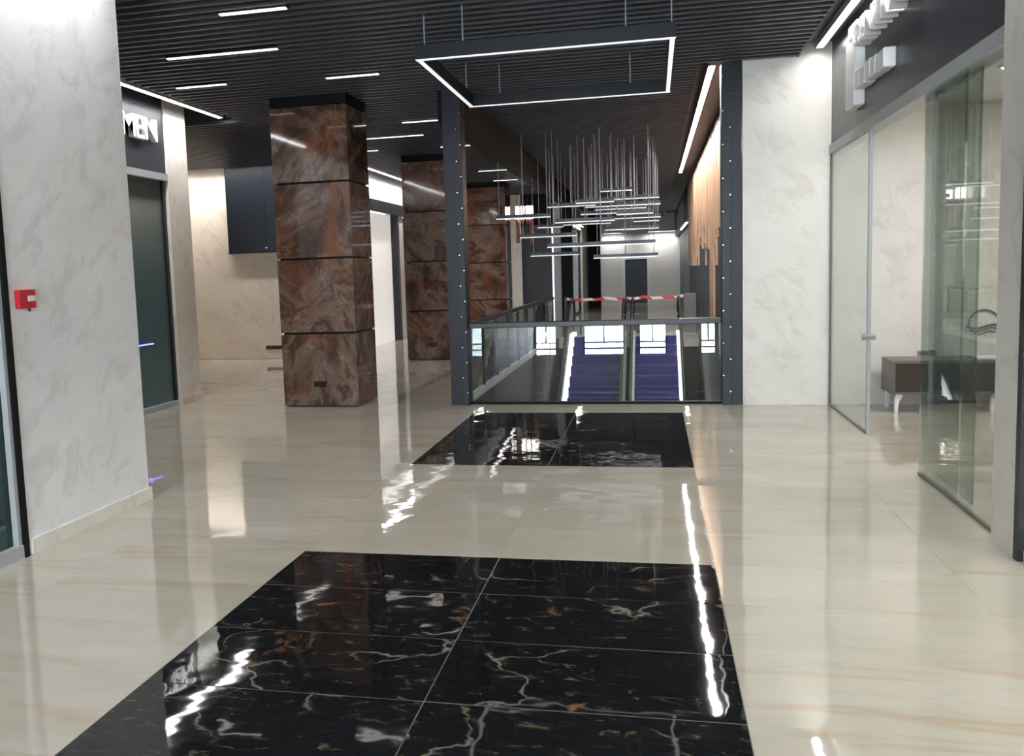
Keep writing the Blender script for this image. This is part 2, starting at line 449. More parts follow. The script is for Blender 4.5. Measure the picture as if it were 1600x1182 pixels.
# closing walls out of sight
wall('wall_shop_right', B(8.7, 9.0, 0.4, YP, 0, 4.42), 'plaster', 'rear plaster wall inside the right shop')
wall('wall_right_pier', B(XR-0.06, 3.2, 0.30, 0.66, 0, 4.42), 'plaster', 'plaster pilaster at the right edge beside the glass shop front')
wall('wall_right_near', B(5.6, 5.9, -12, 0.30, 0, 4.42), 'plaster', 'rear wall of the unseen near right shop with added fill lights')
wall('wall_left_near', B(-6.6, -6.4, -12, -0.3, 0, 4.42), 'plaster', 'rear wall of the near left shop')
wall('wall_left_shop', B(-8.6, -8.4, 1.1, 6.1, 0, 4.42), 'void_wall', 'rear wall of the unlit shop on the far left')
wall('wall_left_shop_side', B(-8.4, XLL-0.3, 5.9, 6.1, 0, 4.42), 'void_wall', 'side wall of the unlit shop on the far left')
# void below
vw = MB().box(VX0-0.2, VX0, VY0, VY1, -4.6, -0.3).box(VX0, VX1, VY0-0.2, VY0, -4.6, -0.3).box(VX0, VX1, VY1, VY1+0.2, -4.6, -0.3)
vw.box(VX0-0.004, VX0+0.006, VY0, VY1, -0.34, -0.02).box(VX0, VX1, VY0-0.002, VY0+0.008, -0.34, -0.02)
wall('wall_void', vw, 'void_wall', 'dark grey sides of the escalator void below the floor')
struct('floor_lower', B(VX0-0.2, VX1+0.3, VY0-0.2, VY1+0.2, -4.8, -4.6), 'void_wall', 'dark floor of the level below', 'floor')

# wall behind the camera with its daylight windows
YB = -12.0
bw = MB(); SILL = 1.2
WX = [(-2.88, -2.15), (-1.32, 0.0), (0.42, 1.3), (2.3, 2.8)]
xs = [-6.6] + [v for ab in WX for v in ab] + [5.9]
for i in range(0, len(xs), 2): bw.box(xs[i], xs[i+1], YB-0.3, YB, 0, 4.42)
for a, b_ in WX: bw.box(a, b_, YB-0.3, YB, 3.9, 4.42).box(a, b_, YB-0.3, YB, 0, SILL)
wall('wall_back', bw, 'plaster', 'rear wall with tall daylight windows behind the viewer')
for i, (a, b_) in enumerate(WX):
    t = thing('window_%d' % (i+1), ((a+b_)/2, YB, SILL), 'tall daylight window in the rear wall', 'window', None, 'structure')
    part('pane', B(a, b_, YB-0.22, YB-0.20, SILL, 3.9), 'daylight', t)
    fr = MB().box(a, a+0.05, YB-0.2, YB-0.02, SILL, 3.9).box(b_-0.05, b_, YB-0.2, YB-0.02, SILL, 3.9)
    fr.box(a, b_, YB-0.2, YB-0.02, SILL+0.16, SILL+0.21).box(a, b_, YB-0.2, YB-0.02, SILL+0.36, SILL+0.40)
    fr.box((a+b_)/2-0.02, (a+b_)/2+0.02, YB-0.2, YB-0.02, SILL+0.40, 3.9)
    part('window_frame', fr, 'black_metal', t)

# ================================================================== STEEL POSTS
def post(x0, x1, lean, label):
    xc = (x0+x1)/2
    t = thing('steel_post', (xc, YP+0.12, 0), label, 'post')
    # H-section: two flanges and a web
    part('column_section', MB().box(x0, x1, YP, YP+0.014, 0, ZS).box(x0, x1, YP+0.226, YP+0.24, 0, ZS).box(xc-0.005, xc+0.005, YP+0.014, YP+0.226, 0, ZS), 'navy_steel', t)
    c0, c1 = (x1-0.075, x1-0.001) if lean > 0 else (x0+0.001, x0+0.105)
    part('cover_strip', B(c0, c1, YP-0.016, YP, 0.0, ZS), 'navy_steel', t, 0.003)
    part('side_plate', B(x0, x0+0.008, YP+0.014, YP+0.226, 0, ZS).box(x1-0.008, x1, YP+0.014, YP+0.226, 0, ZS), 'navy_steel', t)
    bolt = MB().tube([(0, 0.0, 0), (0, -0.007, 0)], 0.0085, 6).mesh('bolt', 'steel')
    z = 0.16; k = 0
    while z < 3.9:
        for xx in ((c0+0.012,) if k % 2 else (c1-0.012,)):
            link('bolt', bolt, t, (xx-xc, YP-0.016-(YP+0.12), z))
        z += 0.19; k += 1
post(-1.60, -1.37, 1, 'dark navy steel post with bolts left of the glass railing')
post(1.67, 1.89, -1, 'dark navy steel post with bolts right of the glass railing')

# ================================================================== MARBLE COLUMNS
ph = 0.95
pm_cache = {}
def column(x0, x1, y0, y1, label, sock):
    xc, yc = (x0+x1)/2, (y0+y1)/2
    t = thing('marble_column', (xc, yc, 0), label, 'column', 'brown marble columns')
    T = 0.03
    part('core', B(x0+T, x1-T, y0+T, y1-T, 0, ZS+0.1), 'collar_black', t)
    part('collar', B(x0+0.004, x1-0.004, y0+0.004, y1-0.004, 4*ph, ZS+0.3), 'collar_black', t)
    wx, wy = x1-x0, y1-y0
    for k in range(4):
        z0, z1 = k*ph+0.012, (k+1)*ph-0.014
        for side in range(4):
            key = (side % 2, round(wx, 2), round(wy, 2))
            if key not in pm_cache:
                L = (wx if side % 2 == 0 else wy)/2
                pm_cache[key] = (B(-L, L, -T/2, T/2, 0, z1-z0) if side % 2 == 0 else B(-T/2, T/2, -L+T, L-T, 0, z1-z0)).mesh('marble_panel', 'brown_marble', bevel=0.002)
            lx, ly = ((0, -wy/2+T/2), (wx/2-T/2, 0), (0, wy/2-T/2), (-wx/2+T/2, 0))[side]
            link('marble_panel', pm_cache[key], t, (lx, ly, z0))
    s = part('socket_plate', B(xc+sock-0.085, xc+sock+0.085, y0-0.012, y0, 0.26, 0.335), 'black_metal', t, 0.003)
    part('socket_insert', B(xc+sock-0.06, xc+sock+0.06, y0-0.015, y0-0.012, 0.28, 0.315), 'rubber', s)
column(-3.80, -2.79, 5.90, 6.72, 'nearest brown marble column, left of the navy steel post', 0.0)
column(-3.78, -2.80, 12.0, 12.82, 'second brown marble column, partly behind the steel post', 0.02)
column(-3.76, -2.74, 18.0, 18.82, 'third and farthest brown marble column, seen right of the left post', 0.0)

# ================================================================== LED LINES
def led_line(x0, x1, y0, y1, z, label, m='led', group=None, body='aluminium'):
    """profile with a glowing strip below; runs along the longer side"""
    t = thing('led_line', ((x0+x1)/2, (y0+y1)/2, z), label, 'light', group)
    part('profile', B(x0-0.008, x1+0.008, y0-0.008, y1+0.008, z+0.008, z+0.05).box(x0-0.008, x0-0.001, y0-0.008, y1+0.008, z-0.022, z+0.008).box(x1+0.001, x1+0.008, y0-0.008, y1+0.008, z-0.022, z+0.008).box(x0-0.001, x1+0.001, y0-0.008, y0-0.001, z-0.022, z+0.008).box(x0-0.001, x1+0.001, y1+0.001, y1+0.008, z-0.022, z+0.008), body, t)
    part('diffuser', B(x0, x1, y0, y1, z, z+0.01), m, t)
    if z < 3.4:
        for x in (x0+0.05, x1-0.05):
            part('hanging_wire', MB().tube([(x, (y0+y1)/2, z+0.04), (x, (y0+y1)/2, 4.42)], 0.006, 5), 'wire', t)
    return t
led_line(2.66, 2.73, -6.5, 5.85, 3.99, 'long LED line in the ceiling edge above the right sign fascia', 'led_soft')
led_line(-5.14, -5.07, 1.3, 7.2, 3.99, 'LED line in the ceiling edge above the MEN sign')
led_line(-9.6, -5.6, 12.30, 12.37, 4.02, 'LED line along the top of the beige recess wall', 'led_strong')
led_line(-5.14, -5.07, 12.9, 20.8, 4.0, 'LED line on the left ceiling edge behind the nearest marble column')
led_line(-5.14, -5.07, 24.5, 31, 4.0, 'LED line on the far left ceiling edge behind the third column', 'led_soft')
led_line(1.56, 1.63, 6.4, 19.0, 4.0, 'LED line above the hanging wooden boards of the escalator void', 'led_strong')
led_line(-2.76, -2.69, -6.0, 0.8, 3.99, 'LED line above the near left wall')
# short recessed bars in the slats
def bar(xa, xb, y, label):
    t = thing('recessed_light', ((xa+xb)/2, y, ZS-0.02), label, 'light', 'short light bars between the ceiling slats')
    part('housing', B(xa-0.01, xb+0.01, y-0.032, y+0.032, ZS-0.012, ZS+0.12), 'black_metal', t)
    part('diffuser', B(xa, xb, y-0.025, y+0.025, ZS-0.02, ZS-0.011), 'led_bar', t)
for xa, xb, y, l in [(-2.68, -2.08, 2.34, 'short light bar in the slats nearest the top of the picture'),
                     (-3.88, -2.69, 3.58, 'long light bar in the slats left above the nearest marble column'),
                     (-4.50, -3.88, 4.88, 'short light bar in the slats near the LED line of the MEN shop'),
                     (-2.71, -2.09, 5.02, 'short light bar in the slats just in front of the nearest marble column'),
                     (-2.72, -2.11, 8.30, 'short light bar in the slats left of the navy post, behind the nearest column'),
                     (-3.75, -2.73, 9.59, 'long light bar in the slats between first and second marble column'),
                     (-4.60, -3.93, 11.0, 'light bar in the slats half hidden by the nearest marble column'),
                     (-2.79, -2.13, 11.12, 'short light bar in the slats half hidden by the left steel post'),
                     (-2.89, -2.25, 15.3, 'short light bar in the slats right of the left post, before the third column'),
                     (-2.94, -2.35, 17.6, 'short light bar in the slats directly before the third column')]:
    bar(xa, xb, y, l)

# ================================================================== SQUARE FRAME PENDANT
ZF = 3.50
fx0, fx1, fy0, fy1 = -1.101, 1.091, 2.804, 5.228
t = thing('frame_pendant', ((fx0+fx1)/2, (fy0+fy1)/2, ZF), 'large square black frame pendant with a white light line, hung by rods', 'pendant light')
WB, HB = 0.055, 0.125
for x0, x1, y0, y1 in ((fx0, fx1, fy0, fy0+WB), (fx0, fx1, fy1-WB, fy1), (fx0, fx0+WB, fy0+WB, fy1-WB), (fx1-WB, fx1, fy0+WB, fy1-WB)):
    p = part('frame_bar', B(x0, x1, y0, y1, ZF+0.004, ZF+HB), 'navy_steel', t)
    e = 0.008
    part('diffuser', B(x0+e*(x1-x0 < 1), x1-e*(x1-x0 < 1), y0+e*(y1-y0 < 1), y1-e*(y1-y0 < 1), ZF-0.002, ZF+0.005), 'led_pendant', p)
for rx, ry in ((fx0+0.42, fy0+WB/2), (fx1-0.40, fy0+WB/2), (fx0+0.35, fy1-WB/2), (fx1-0.42, fy1-WB/2),
               (fx0+WB/2, fy0+0.25), (fx0+WB/2, fy1-0.3), (fx1-WB/2, fy0+0.25), (fx1-WB/2, fy1-0.3)):
    q = part('hanging_rod', MB().tube([(rx, ry, ZF+HB-0.005), (rx, ry, ZS+0.15)], 0.007, 6), 'wire', t)
    part('rod_foot', MB().tube([(rx, ry, ZF+HB-0.002), (rx, ry, ZF+HB+0.012)], 0.016, 8), 'wire', q)

# ================================================================== GLASS RAILINGS
TILT = 0.0625
def tilted_panel(x0, x1, y, z0, z1, th, tilt):
    s = math.sin(tilt); m_ = MB().box(x0, x1, y, y+th, z0, z1)
    m_.v = [(a, b_+(c_-z0)*math.tan(tilt), c_) for a, b_, c_ in m_.v]
    return m_
RYf = YP+0.10
t = thing('glass_railing', (0.15, RYf, 0), 'glass railing with black handrail across the front of the escalator void', 'railing')
part('handrail', B(-1.37, 1.67, RYf-0.01, RYf+0.07, 0.955, 1.025), 'black_metal', t, 0.008)
part('base_channel', B(-1.37, 1.67, RYf-0.03, RYf+0.05, 0.0, 0.03), 'collar_black', t)
for a, b_ in ((-1.36, -0.37), (-0.36, 0.64), (0.65, 1.66)):
    part('glass_panel', tilted_panel(a, b_, RYf-0.006, 0.02, 0.96, 0.012, TILT), 'glass_clear', t)
RL = VX0-0.03
t = thing('glass_railing', (RL, 11.3, 0), 'glass railing with many slim posts along the left side of the escalator void', 'railing')
part('handrail', B(RL-0.04, RL+0.04, 6.26, 16.7, 0.95, 1.02), 'black_metal', t, 0.008)
part('base_channel', B(RL-0.03, RL+0.03, 6.26, 16.7, 0.0, 0.08), 'aluminium', t)
ys = [6.3 + 1.15*i for i in range(10)]
pmsh = B(-0.02, 0.02, -0.03, 0.03, 0.08, 0.95).mesh('railing_post', 'navy_steel')
for y in ys: link('railing_post', pmsh, t, (0, y-11.3, 0))
gm = B(-0.006, 0.006, 0.05, 1.10, 0.10, 0.93).mesh('glass_panel', 'glass_green')
for y in ys[:-1]: link('glass_panel', gm, t, (0, y-11.3, 0))

# ================================================================== ESCALATORS
SL = 0.556
def esc(x0, x1, label, white_left):
    """x0..x1 outer decks; climbs away from the viewer to the landing at VY1"""
    xc = (x0+x1)/2; DW = 0.12
    t = thing('escalator', (xc, 12.0, -4.6), label, 'escalator')
    zt = lambda y: min(0.0, -1.40+SL*(y-15.0))          # nose line of the steps
    yl, yt = 9.4, 17.52
    tr = [(yl-0.8, -4.55), (yl, -4.52), (yt-0.3, -0.62), (VY1-0.02, -0.62), (VY1-0.02, -0.20), (yt-0.2, -0.20), (yl, zt(yl)-0.15), (yl-0.8, -4.5)]
    part('truss', MB().prism(tr, 'x', x0+0.02, x1-0.02), 'black_metal', t)
    n = 18
    sm = MB().prism([(0, 0), (0, 0.20), (0.36, 0.20), (0.36, 0.16), (0.03, 0.0)], 'x', -(x1-x0)/2+DW+0.01, (x1-x0)/2-DW-0.01)
    sm = sm.mesh('step', 'step_blue_lit')
    y = 17.16; z = -0.20
    for k in range(n):
        link('step', sm, t, (0, y-12.0, z-0.0+4.6-0.0)); y -= 0.36; z -= 0.20
    part('landing_plate', B(x0+DW, x1-DW, 17.53, VY1+0.55, -0.005, 0.006), 'steel', t)
    for s, (a, b_) in enumerate(((x0, x0+DW), (x1-DW, x1))):
        pts = [(yl, zt(yl)+0.02), (17.4, -0.02+0.07), (VY1+0.5, 0.07), (VY1+0.5, 0.0), (17.55, 0.0), (17.5, -0.10), (yl, zt(yl)-0.12)]
        wh = (s == 0) == white_left
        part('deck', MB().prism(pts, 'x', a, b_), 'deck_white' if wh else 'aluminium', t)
        xm = (a+b_)/2
        gp = [(yl, zt(yl)+0.02), (17.4, 0.05), (VY1+0.5, 0.07), (VY1+0.45, 0.86), (17.0, 0.86-0.12), (yl, zt(yl)+0.86)]
        part('balustrade_glass', MB().prism(gp, 'x', xm-0.006, xm+0.006), 'glass_green', t)
        path = [(xm, yl, zt(yl)+0.90), (xm, 16.8, 0.72), (xm, 17.3, 0.87), (xm, VY1+0.3, 0.90)]
        for q in range(1, 8):
            an = math.pi/2 - math.pi*q/7
            path.append((xm, VY1+0.3+0.30*math.cos(an), 0.60+0.30*math.sin(an)))
        part('handrail', MB().tube(path, 0.035, 8), 'rubber', t, smooth=True)
esc(-1.13, 0.26, 'left escalator with steps coloured by painted blue light and a white lit outer deck', True)
esc(0.34, 1.55, 'right escalator with steps coloured by painted blue light and a white lit outer deck', False)
# barrier tape across the far landing
pts = []
for i in range(25):
    f_ = i/24; x = -1.26+2.88*f_
    pts.append((x, VY1+0.66+0.01*math.sin(9*f_), 0.90-0.03*abs(math.sin(f_*math.pi*3)) + 0.012*math.sin(40*f_)))
tp = MB()
for (a, y1, z1), (b_, y2, z2) in zip(pts, pts[1:]):
    i = len(tp.v); tp.v += [(a, y1, z1-0.035), (b_, y2, z2-0.035), (b_, y2+0.004, z2+0.035), (a, y1+0.004, z1+0.035)]
    tp.v += [(p, q+0.003, s) for p, q, s in tp.v[i:i+4]]
    tp.f += [(i, i+1, i+2, i+3), (i+7, i+6, i+5, i+4), (i, i+4, i+5, i+1), (i+3, i+2, i+6, i+7)]
solo('barrier_tape', tp, 'tape', 'red and white barrier tape stretched across the top of the escalators', 'tape')
for x, l in ((-1.29, 'slim dark post holding the left end of the barrier tape'), (1.78, 'grey cabinet post holding the right end of the barrier tape')):
    pw = 0.03 if x < 0 else 0.14
    solo('tape_post', B(x-pw, x+pw, VY1+0.62, VY1+0.80, 0, 0.96), 'black_metal' if x < 0 else 'cabinet_grey', l, 'post', bevel=0.004)

# ================================================================== HANGING WOODEN BOARDS
t = thing('wooden_board_cladding', (VX1-0.03, 14, 0), 'hanging light wood boards of uneven length on the dark wall right of the void', 'wall cladding')
rb = random.Random(5); y = 6.45; bc = {}
while y < 22.6:
    L = rb.choice((1.55, 1.7, 1.85, 1.95, 2.1, 2.3))
    if y < 9.5: L -= 0.15
    if 11.5 < y < 12.4: L = 3.3
    elif 12.4 <= y < 13.2: L = 2.0
    th = rb.choice((0.03, 0.036, 0.042))
    key = (L, th)
    if key not in bc: bc[key] = B(-th, 0, -0.0915, 0.0915, -L, 0).mesh('board', 'wood', bevel=0.002)
    link('board', bc[key], t, (0.03-0.001, y-14, 3.94)); y += 0.185

# ================================================================== LINEAR PENDANTS OVER THE VOID
segs = [   # x from, x to, depth, height, cluster, rank from the bottom
    (-0.08, 0.52, 13, 3.13, 'middle', 6),
    (-0.41, 1.03, 14, 3.04, 'right', 7),
    (-0.34, 1.04, 12.5, 2.81, 'right', 6),
    (-0.34, 0.77, 15.5, 2.94, 'right', 5),
    (-0.5, 0.9, 13.4, 2.73, 'middle', 3),
    (0.27, 0.9, 11.5, 2.59, 'right', 4),
    (-1.01, -0.13, 12, 2.81, 'middle', 4),
    (-1.72, -0.79, 10.5, 2.55, 'left', 3),
    (-0.78, 0.25, 11.2, 2.48, 'middle', 2),
    (-1.34, -0.83, 13.2, 2.5, 'left', 2),
    (0.11, 1.06, 14.6, 2.68, 'right', 3),
    (0.5, 1.03, 15.1, 2.63, 'right', 2),
    (-0.05, 1.02, 13.8, 2.42, 'right', 1),
    (-1.56, -0.5, 12.2, 2.28, 'left', 1),
    (-0.82, 0.94, 10.2, 2.03, 'middle', 0),
    (-1.54, -0.56, 13.6, 1.95, 'left', 0),
    (-0.16, 0.98, 11.8, 1.84, 'right', 0),
    (-1.09, -0.01, 15.9, 2.66, 'middle', 1),
    (-0.09, 0.91, 16.2, 3.22, 'right', 8),
    (-0.39, 0.26, 10.9, 2.78, 'middle', 5),
]
rw = random.Random(11)
ORD = ['lowest', 'second lowest', 'third from the bottom', 'fourth from the bottom', 'fifth from the bottom', 'sixth from the bottom', 'seventh from the bottom', 'eighth from the bottom', 'ninth from the bottom', 'tenth from the bottom', 'eleventh from the bottom']
for sg in segs:
    xa, xb, Y, z, cl, k = sg
    t = thing('linear_pendant', ((xa+xb)/2, Y, z), 'thin linear pendant over the escalators, %s of the %s cluster' % (ORD[k], cl), 'pendant light', 'linear pendants over the escalators')
    part('bar', B(xa, xb, Y-0.025, Y+0.025, z+0.006, z+0.06), 'black_metal', t)
    part('diffuser', B(xa, xb, Y-0.022, Y+0.022, z-0.012, z+0.008), 'led_chandelier', t)
    L = xb-xa
    for f_ in (0.06, 0.5, 0.94):
        x = xa + L*f_
        part('wire', MB().tube([(x, Y, z+0.055), (x, Y, 4.3)], 0.007 if f_ != 0.5 else 0.011, 5), 'wire', t)

# copper tube pendants beside the third column
for x_, zb, l in ((-2.718, 2.425, 'leftmost of the copper tube lamps right of the third marble column'), (-2.576, 2.941, 'short copper tube lamp right of the third marble column'),
                 (-2.436, 2.900, 'third copper tube lamp from the third marble column'), (-2.331, 2.374, 'long copper tube lamp farthest from the third marble column')):
    zt_ = 3.42
    t = thing('tube_lamp', (x_, 20.0, zb), l, 'pendant light', 'copper tube lamps')
    part('tube', MB().tube([(x_, 20, zb), (x_, 20, zt_-0.35)], 0.05, 12), 'copper', t, smooth=True)
    part('glow_tube', MB().tube([(x_, 20, zt_-0.35), (x_, 20, zt_)], 0.052, 12), 'led_warm', t, smooth=True)
    part('cable', MB().tube([(x_, 20, zt_), (x_, 20, 4.3)], 0.008, 5), 'black_metal', t)

# ================================================================== FAR CORRIDOR
t = thing('door_1', (0.15, YF, 0), 'grey flush door in the white end wall', 'door', None, 'structure')
part('door_leaf', B(-0.36, 0.64, YF-0.05, YF-0.001, 0.0, 2.02), 'door_grey', t)
part('door_frame', B(-0.43, -0.36, YF-0.07, YF-0.001, 0, 2.09).box(0.64, 0.71, YF-0.07, YF-0.001, 0, 2.09).box(-0.36, 0.64, YF-0.07, YF-0.001, 2.02, 2.09), 'white_paint', t)
part('door_handle', MB().tube([(0.52, YF-0.10, 1.0), (0.40, YF-0.10, 1.0)], 0.012, 6), 'steel', t)
led_line(-1.3, -0.5, YF-0.45, YF-0.35, 3.25, 'left LED line before the white end wall', 'led')
led_line(0.7, 1.9, YF-0.45, YF-0.35, 3.25, 'right LED line before the white end wall', 'led')
led_line(1.86, 1.93, 23.2, 29.2, 2.95, 'LED line above the dark far shop front on the right', 'led_soft')
led_line(-1.70, -1.63, 24.0, 30.0, 3.25, 'LED line above the glazed shop front of the far corridor', 'led_soft')
struct('trim_11', B(1.90, VX1+0.149, 23.0, YF-0.01, 3.0, 4.42), 'dark_wall', 'dark bulkhead above the far right shop front', 'trim')
# unit at the end of the left aisle: dark glazing, posts
struct('window_5', B(-2.95, -2.05, 22.36, 22.42, 0, 3.0), 'dark_wall', 'dark glazed shop front right of the third marble column', 'window')
struct('trim_1', B(-2.95, -1.5, 22.32, 22.5, 3.0, 4.42), 'collar_black', 'black fascia right of the third marble column', 'trim')
solo('corner_post', B(-1.98, -1.76, 22.2, 22.45, 0, ZS), 'aluminium', 'pale grey post at the corner of the far shop', 'post', bevel=0.005)
solo('black_pillar', B(-1.74, -1.44, 22.1, 22.5, 0, 4.3), 'collar_black', 'black pillar right of the pale grey far corner post', 'pillar', bevel=0.005)
solo('black_pillar', B(-1.80, -1.25, 33.6, 34.0, 0, 4.3), 'collar_black', 'black pillar left of the white end wall', 'pillar', bevel=0.005)
for i, (ya, yb) in enumerate(((22.6, 26.4), (26.4, 30.4))):
    t = thing('window_%d' % (6+i), (-1.85, (ya+yb)/2, 0), ('nearer' if i == 0 else 'farther')+' glazed shop front of the far corridor', 'window', None, 'structure')
    part('pane', B(-1.87, -1.86, ya+0.06, yb-0.06, 0.06, 3.04), 'glass_green', t)
    part('window_frame', MB().box(-1.9, -1.82, ya, ya+0.06, 0, 3.1).box(-1.9, -1.82, yb-0.06, yb, 0, 3.1).box(-1.9, -1.82, ya+0.06, yb-0.06, 0, 0.06).box(-1.9, -1.82, ya+0.06, yb-0.06, 3.04, 3.1), 'black_metal', t)
wall('wall_corridor_shop', B(-4.2, -4.0, 22.6, 33.5, 0, 4.42), 'plaster', 'pale wall inside the glazed shop of the far corridor')

# ================================================================== FAR LEFT SHOP FRONT BEHIND THE COLUMNS
struct('trim_2', B(XLL, XLL+0.05, 15.1, 21.0, 3.15, 3.42), 'black_metal', 'thin black band of the shop front behind the columns', 'trim')
struct('window_8', B(XLL-0.2, XLL-0.15, 15.1, 17.3, 0, 3.15), 'lit_window', 'tall white blanked shop window behind the nearest column', 'window')
struct('window_9', B(XLL-0.2, XLL-0.15, 17.9, 21.0, 0, 3.15), 'maroon', 'tall brownish shop window between first and second columns', 'window')
struct('trim_3', B(XLL-0.15, XLL+0.03, 17.28, 17.42, 0, 3.2), 'black_metal', 'black upright frame of the shop front behind the columns', 'trim')

# ================================================================== BACK OF THE LEFT RECESS
t = thing('wall_panel', (-6.9, 12.79, 2.24), 'large dark grey wall panel under the LED line of the recess', 'panel')
part('panel_leaf', B(-7.78, -6.92, 12.70, 12.797, 2.24, 4.06), 'screen_dark', t, 0.004)
part('panel_leaf', B(-6.915, -6.05, 12.70, 12.797, 2.24, 4.06), 'screen_dark', t, 0.004)
part('panel_sill', B(-7.79, -6.04, 12.69, 12.797, 2.215, 2.238), 'black_metal', t)
part('handle', B(-6.95, -6.90, 12.685, 12.70, 2.30, 2.33), 'steel', t)
t = thing('vent_plate', (-6.92, 12.79, 0.2), 'black slot plate low on the beige recess wall', 'vent')
part('plate', B(-7.10, -6.74, 12.785, 12.799, 0.19, 0.27), 'black_metal', t, 0.003)
part('slot', B(-7.06, -6.78, 12.782, 12.785, 0.215, 0.245), 'rubber', t)

# ================================================================== MEN SHOP FRONT
struct('trim_4', B(XLL-0.2, XLL, 1.1, 6.12, 3.09, 4.42), 'fascia_dark', 'dark grey sign fascia above the far left shop front', 'trim')
struct('trim_5', B(XLL-0.1, XLL+0.03, 1.1, 6.12, 3.0, 3.09), 'aluminium', 'silver bar under the MEN fascia', 'trim')
for i, (ya, yb) in enumerate(((1.15, 3.6), (3.6, 6.08))):
    t = thing('window_%d' % (10+i), (XLL-0.05, (ya+yb)/2, 0), ('dark teal shop window, hidden end nearest the viewer' if i == 0 else 'dark teal shop window below the MEN sign'), 'window', None, 'structure')
    part('pane', B(XLL-0.06, XLL-0.05, ya+0.03, yb-0.04, 0.07, 3.0), 'teal_film', t); men_window = t
    part('window_frame', MB().box(XLL-0.09, XLL-0.02, yb-0.04, yb+0.02, 0.0, 3.0).box(XLL-0.09, XLL-0.02, ya, ya+0.03, 0.0, 3.0), 'black_metal', t)
    part('sill', B(XLL-0.1, XLL, ya, yb, 0.0, 0.07), 'aluminium', t)
# letters
def glyph(ch, h, depth, fat=0.012):
    cu = bpy.data.curves.new('letter', 'FONT'); cu.body = ch; cu.size = 1.0; cu.extrude = 0.5; cu.offset = 0.008
    o = bpy.data.objects.new('letter', cu); COL.objects.link(o)
    dg = bpy.context.evaluated_depsgraph_get(); me = bpy.data.meshes.new_from_object(o.evaluated_get(dg))
    bpy.data.objects.remove(o)
    xs = [v.co.x for v in me.vertices]; ys = [v.co.y for v in me.vertices]
    x0, y0, s = min(xs), min(ys), h/(max(ys)-min(ys))
    for v in me.vertices: v.co = Vector(((v.co.x-x0)*s, (v.co.y-y0)*s, (v.co.z+0.5)*depth))
    me.name = 'letter'
    return me, (max(xs)-x0)*s
def sign_letters(parent, text, h, depth, start, axis_dir, face, gap, m='sign_white', sx=1.0):
    """axis_dir: unit vector of reading direction, face: outward normal"""
    pos = Vector(start); up = Vector((0, 0, 1))
    for ch in text:
        me, wd_ = glyph(ch, h, depth)
        for v in me.vertices: v.co = axis_dir*(v.co.x*sx) + up*v.co.y + face*v.co.z
        me.materials.clear(); me.materials.append(MATS[m])
        link('letter', me, parent, pos-woff(parent)); pos = pos + axis_dir*(wd_*sx+gap)
t = thing('shop_sign', (XLL, 5.5, 3.46), 'white raised letters MEN on the dark left fascia', 'sign')
sign_letters(t, 'MEN', 0.28, 0.07, (XLL, 5.05, 3.47), Vector((0, 1, 0)), Vector((1, 0, 0)), 0.03, sx=1.08)
# glowing strip on the outer glass, standing for a blue line reflected there
part('blue_reflection_strip', B(XLL-0.049, XLL-0.044, 5.22, 5.62, 0.868, 0.885), 'blue_reflection', men_window)

# ================================================================== NEAR LEFT SHOP FRONT
t = thing('window_12', (XL-0.05, -2.3, 0), 'near left shop window at the picture edge with dark frame and silver sill', 'window', None, 'structure')
part('pane', B(XL-0.06, XL-0.05, -4.6, -0.36, 0.08, 3.0), 'glass_dark', t)
part('window_frame', B(XL-0.1, XL+0.01, -0.33, -0.29, 0.0, 3.0), 'collar_black', t)
part('inner_frame', B(XL-0.09, XL-0.01, -0.36, -0.33, 0.08, 3.0).box(XL-0.09, XL-0.01, -4.6, -4.54, 0.08, 3.0), 'aluminium', t)
part('sill', B(XL-0.1, XL, -4.6, -0.33, 0.0, 0.08), 'aluminium', t)
struct('trim_6', B(XL-0.2, XL, -12, -0.29, 3.0, 4.42), 'fascia_dark', 'dark fascia above the near left shop window', 'trim')
wall('wall_left_close', B(XL-0.2, XL, -12, -4.6, 0, 3.0), 'plaster', 'plaster wall behind the viewer on the left')
t = thing('bucket', (-3.08, -0.43, 0), 'pale plastic bucket standing behind the near left shop window', 'bucket')
part('body', MB().tube([(-3.08, -0.43, 0.0), (-3.08, -0.43, 0.2)], 0.115, 20), 'white_paint', t)
part('rim', MB().tube([(-3.08, -0.43, 0.2), (-3.08, -0.43, 0.225)], 0.125, 20), 'aluminium', t)
# fire alarm call point
t = thing('fire_alarm_box', (XL, -0.155, 1.525), 'small red fire alarm box on the near left wall', 'alarm box')
part('body', B(XL, XL+0.035, -0.235, -0.075, 1.525, 1.64), 'red_plastic', t, 0.006)
part('label_plate', B(XL+0.035, XL+0.038, -0.155, -0.085, 1.568, 1.602), 'white_paint', t)
part('key', MB().tube([(XL+0.02, -0.13, 1.526), (XL+0.02, -0.13, 1.505)], 0.008, 8), 'rubber', t)

# ================================================================== RIGHT SHOP FRONT
struct('trim_7', B(XR, XR+0.25, 0.66, YP, 2.93, 4.42), 'fascia_dark', 'dark grey sign fascia of the right shop', 'trim')
struct('trim_8', B(XR-0.025, XR+0.12, 0.66, YP, 2.83, 2.93), 'aluminium', 'silver bar along the foot of the right fascia', 'trim')
def glasspane(no, x, ya, yb, label, m='glass_clear', name=None, z1=2.83, structure=True):
    t = thing(name or 'window_%d' % no, (x, (ya+yb)/2, 0), label, 'window' if not name else 'door', None, 'structure')
    part('pane', B(x-0.005, x+0.005, ya, yb, 0.012, z1), m, t)
    part('edge', B(x-0.006, x+0.006, ya-0.004, ya+0.012, 0.012, z1), 'glass_edge', t)
    return t
t = glasspane(13, XR, 4.12, YP-0.03, 'clear glass panel at the far end of the right shop front')
part('bottom_rail', B(XR-0.012, XR+0.012, 4.10, YP, 0.0, 0.016), 'cabinet_grey', t)
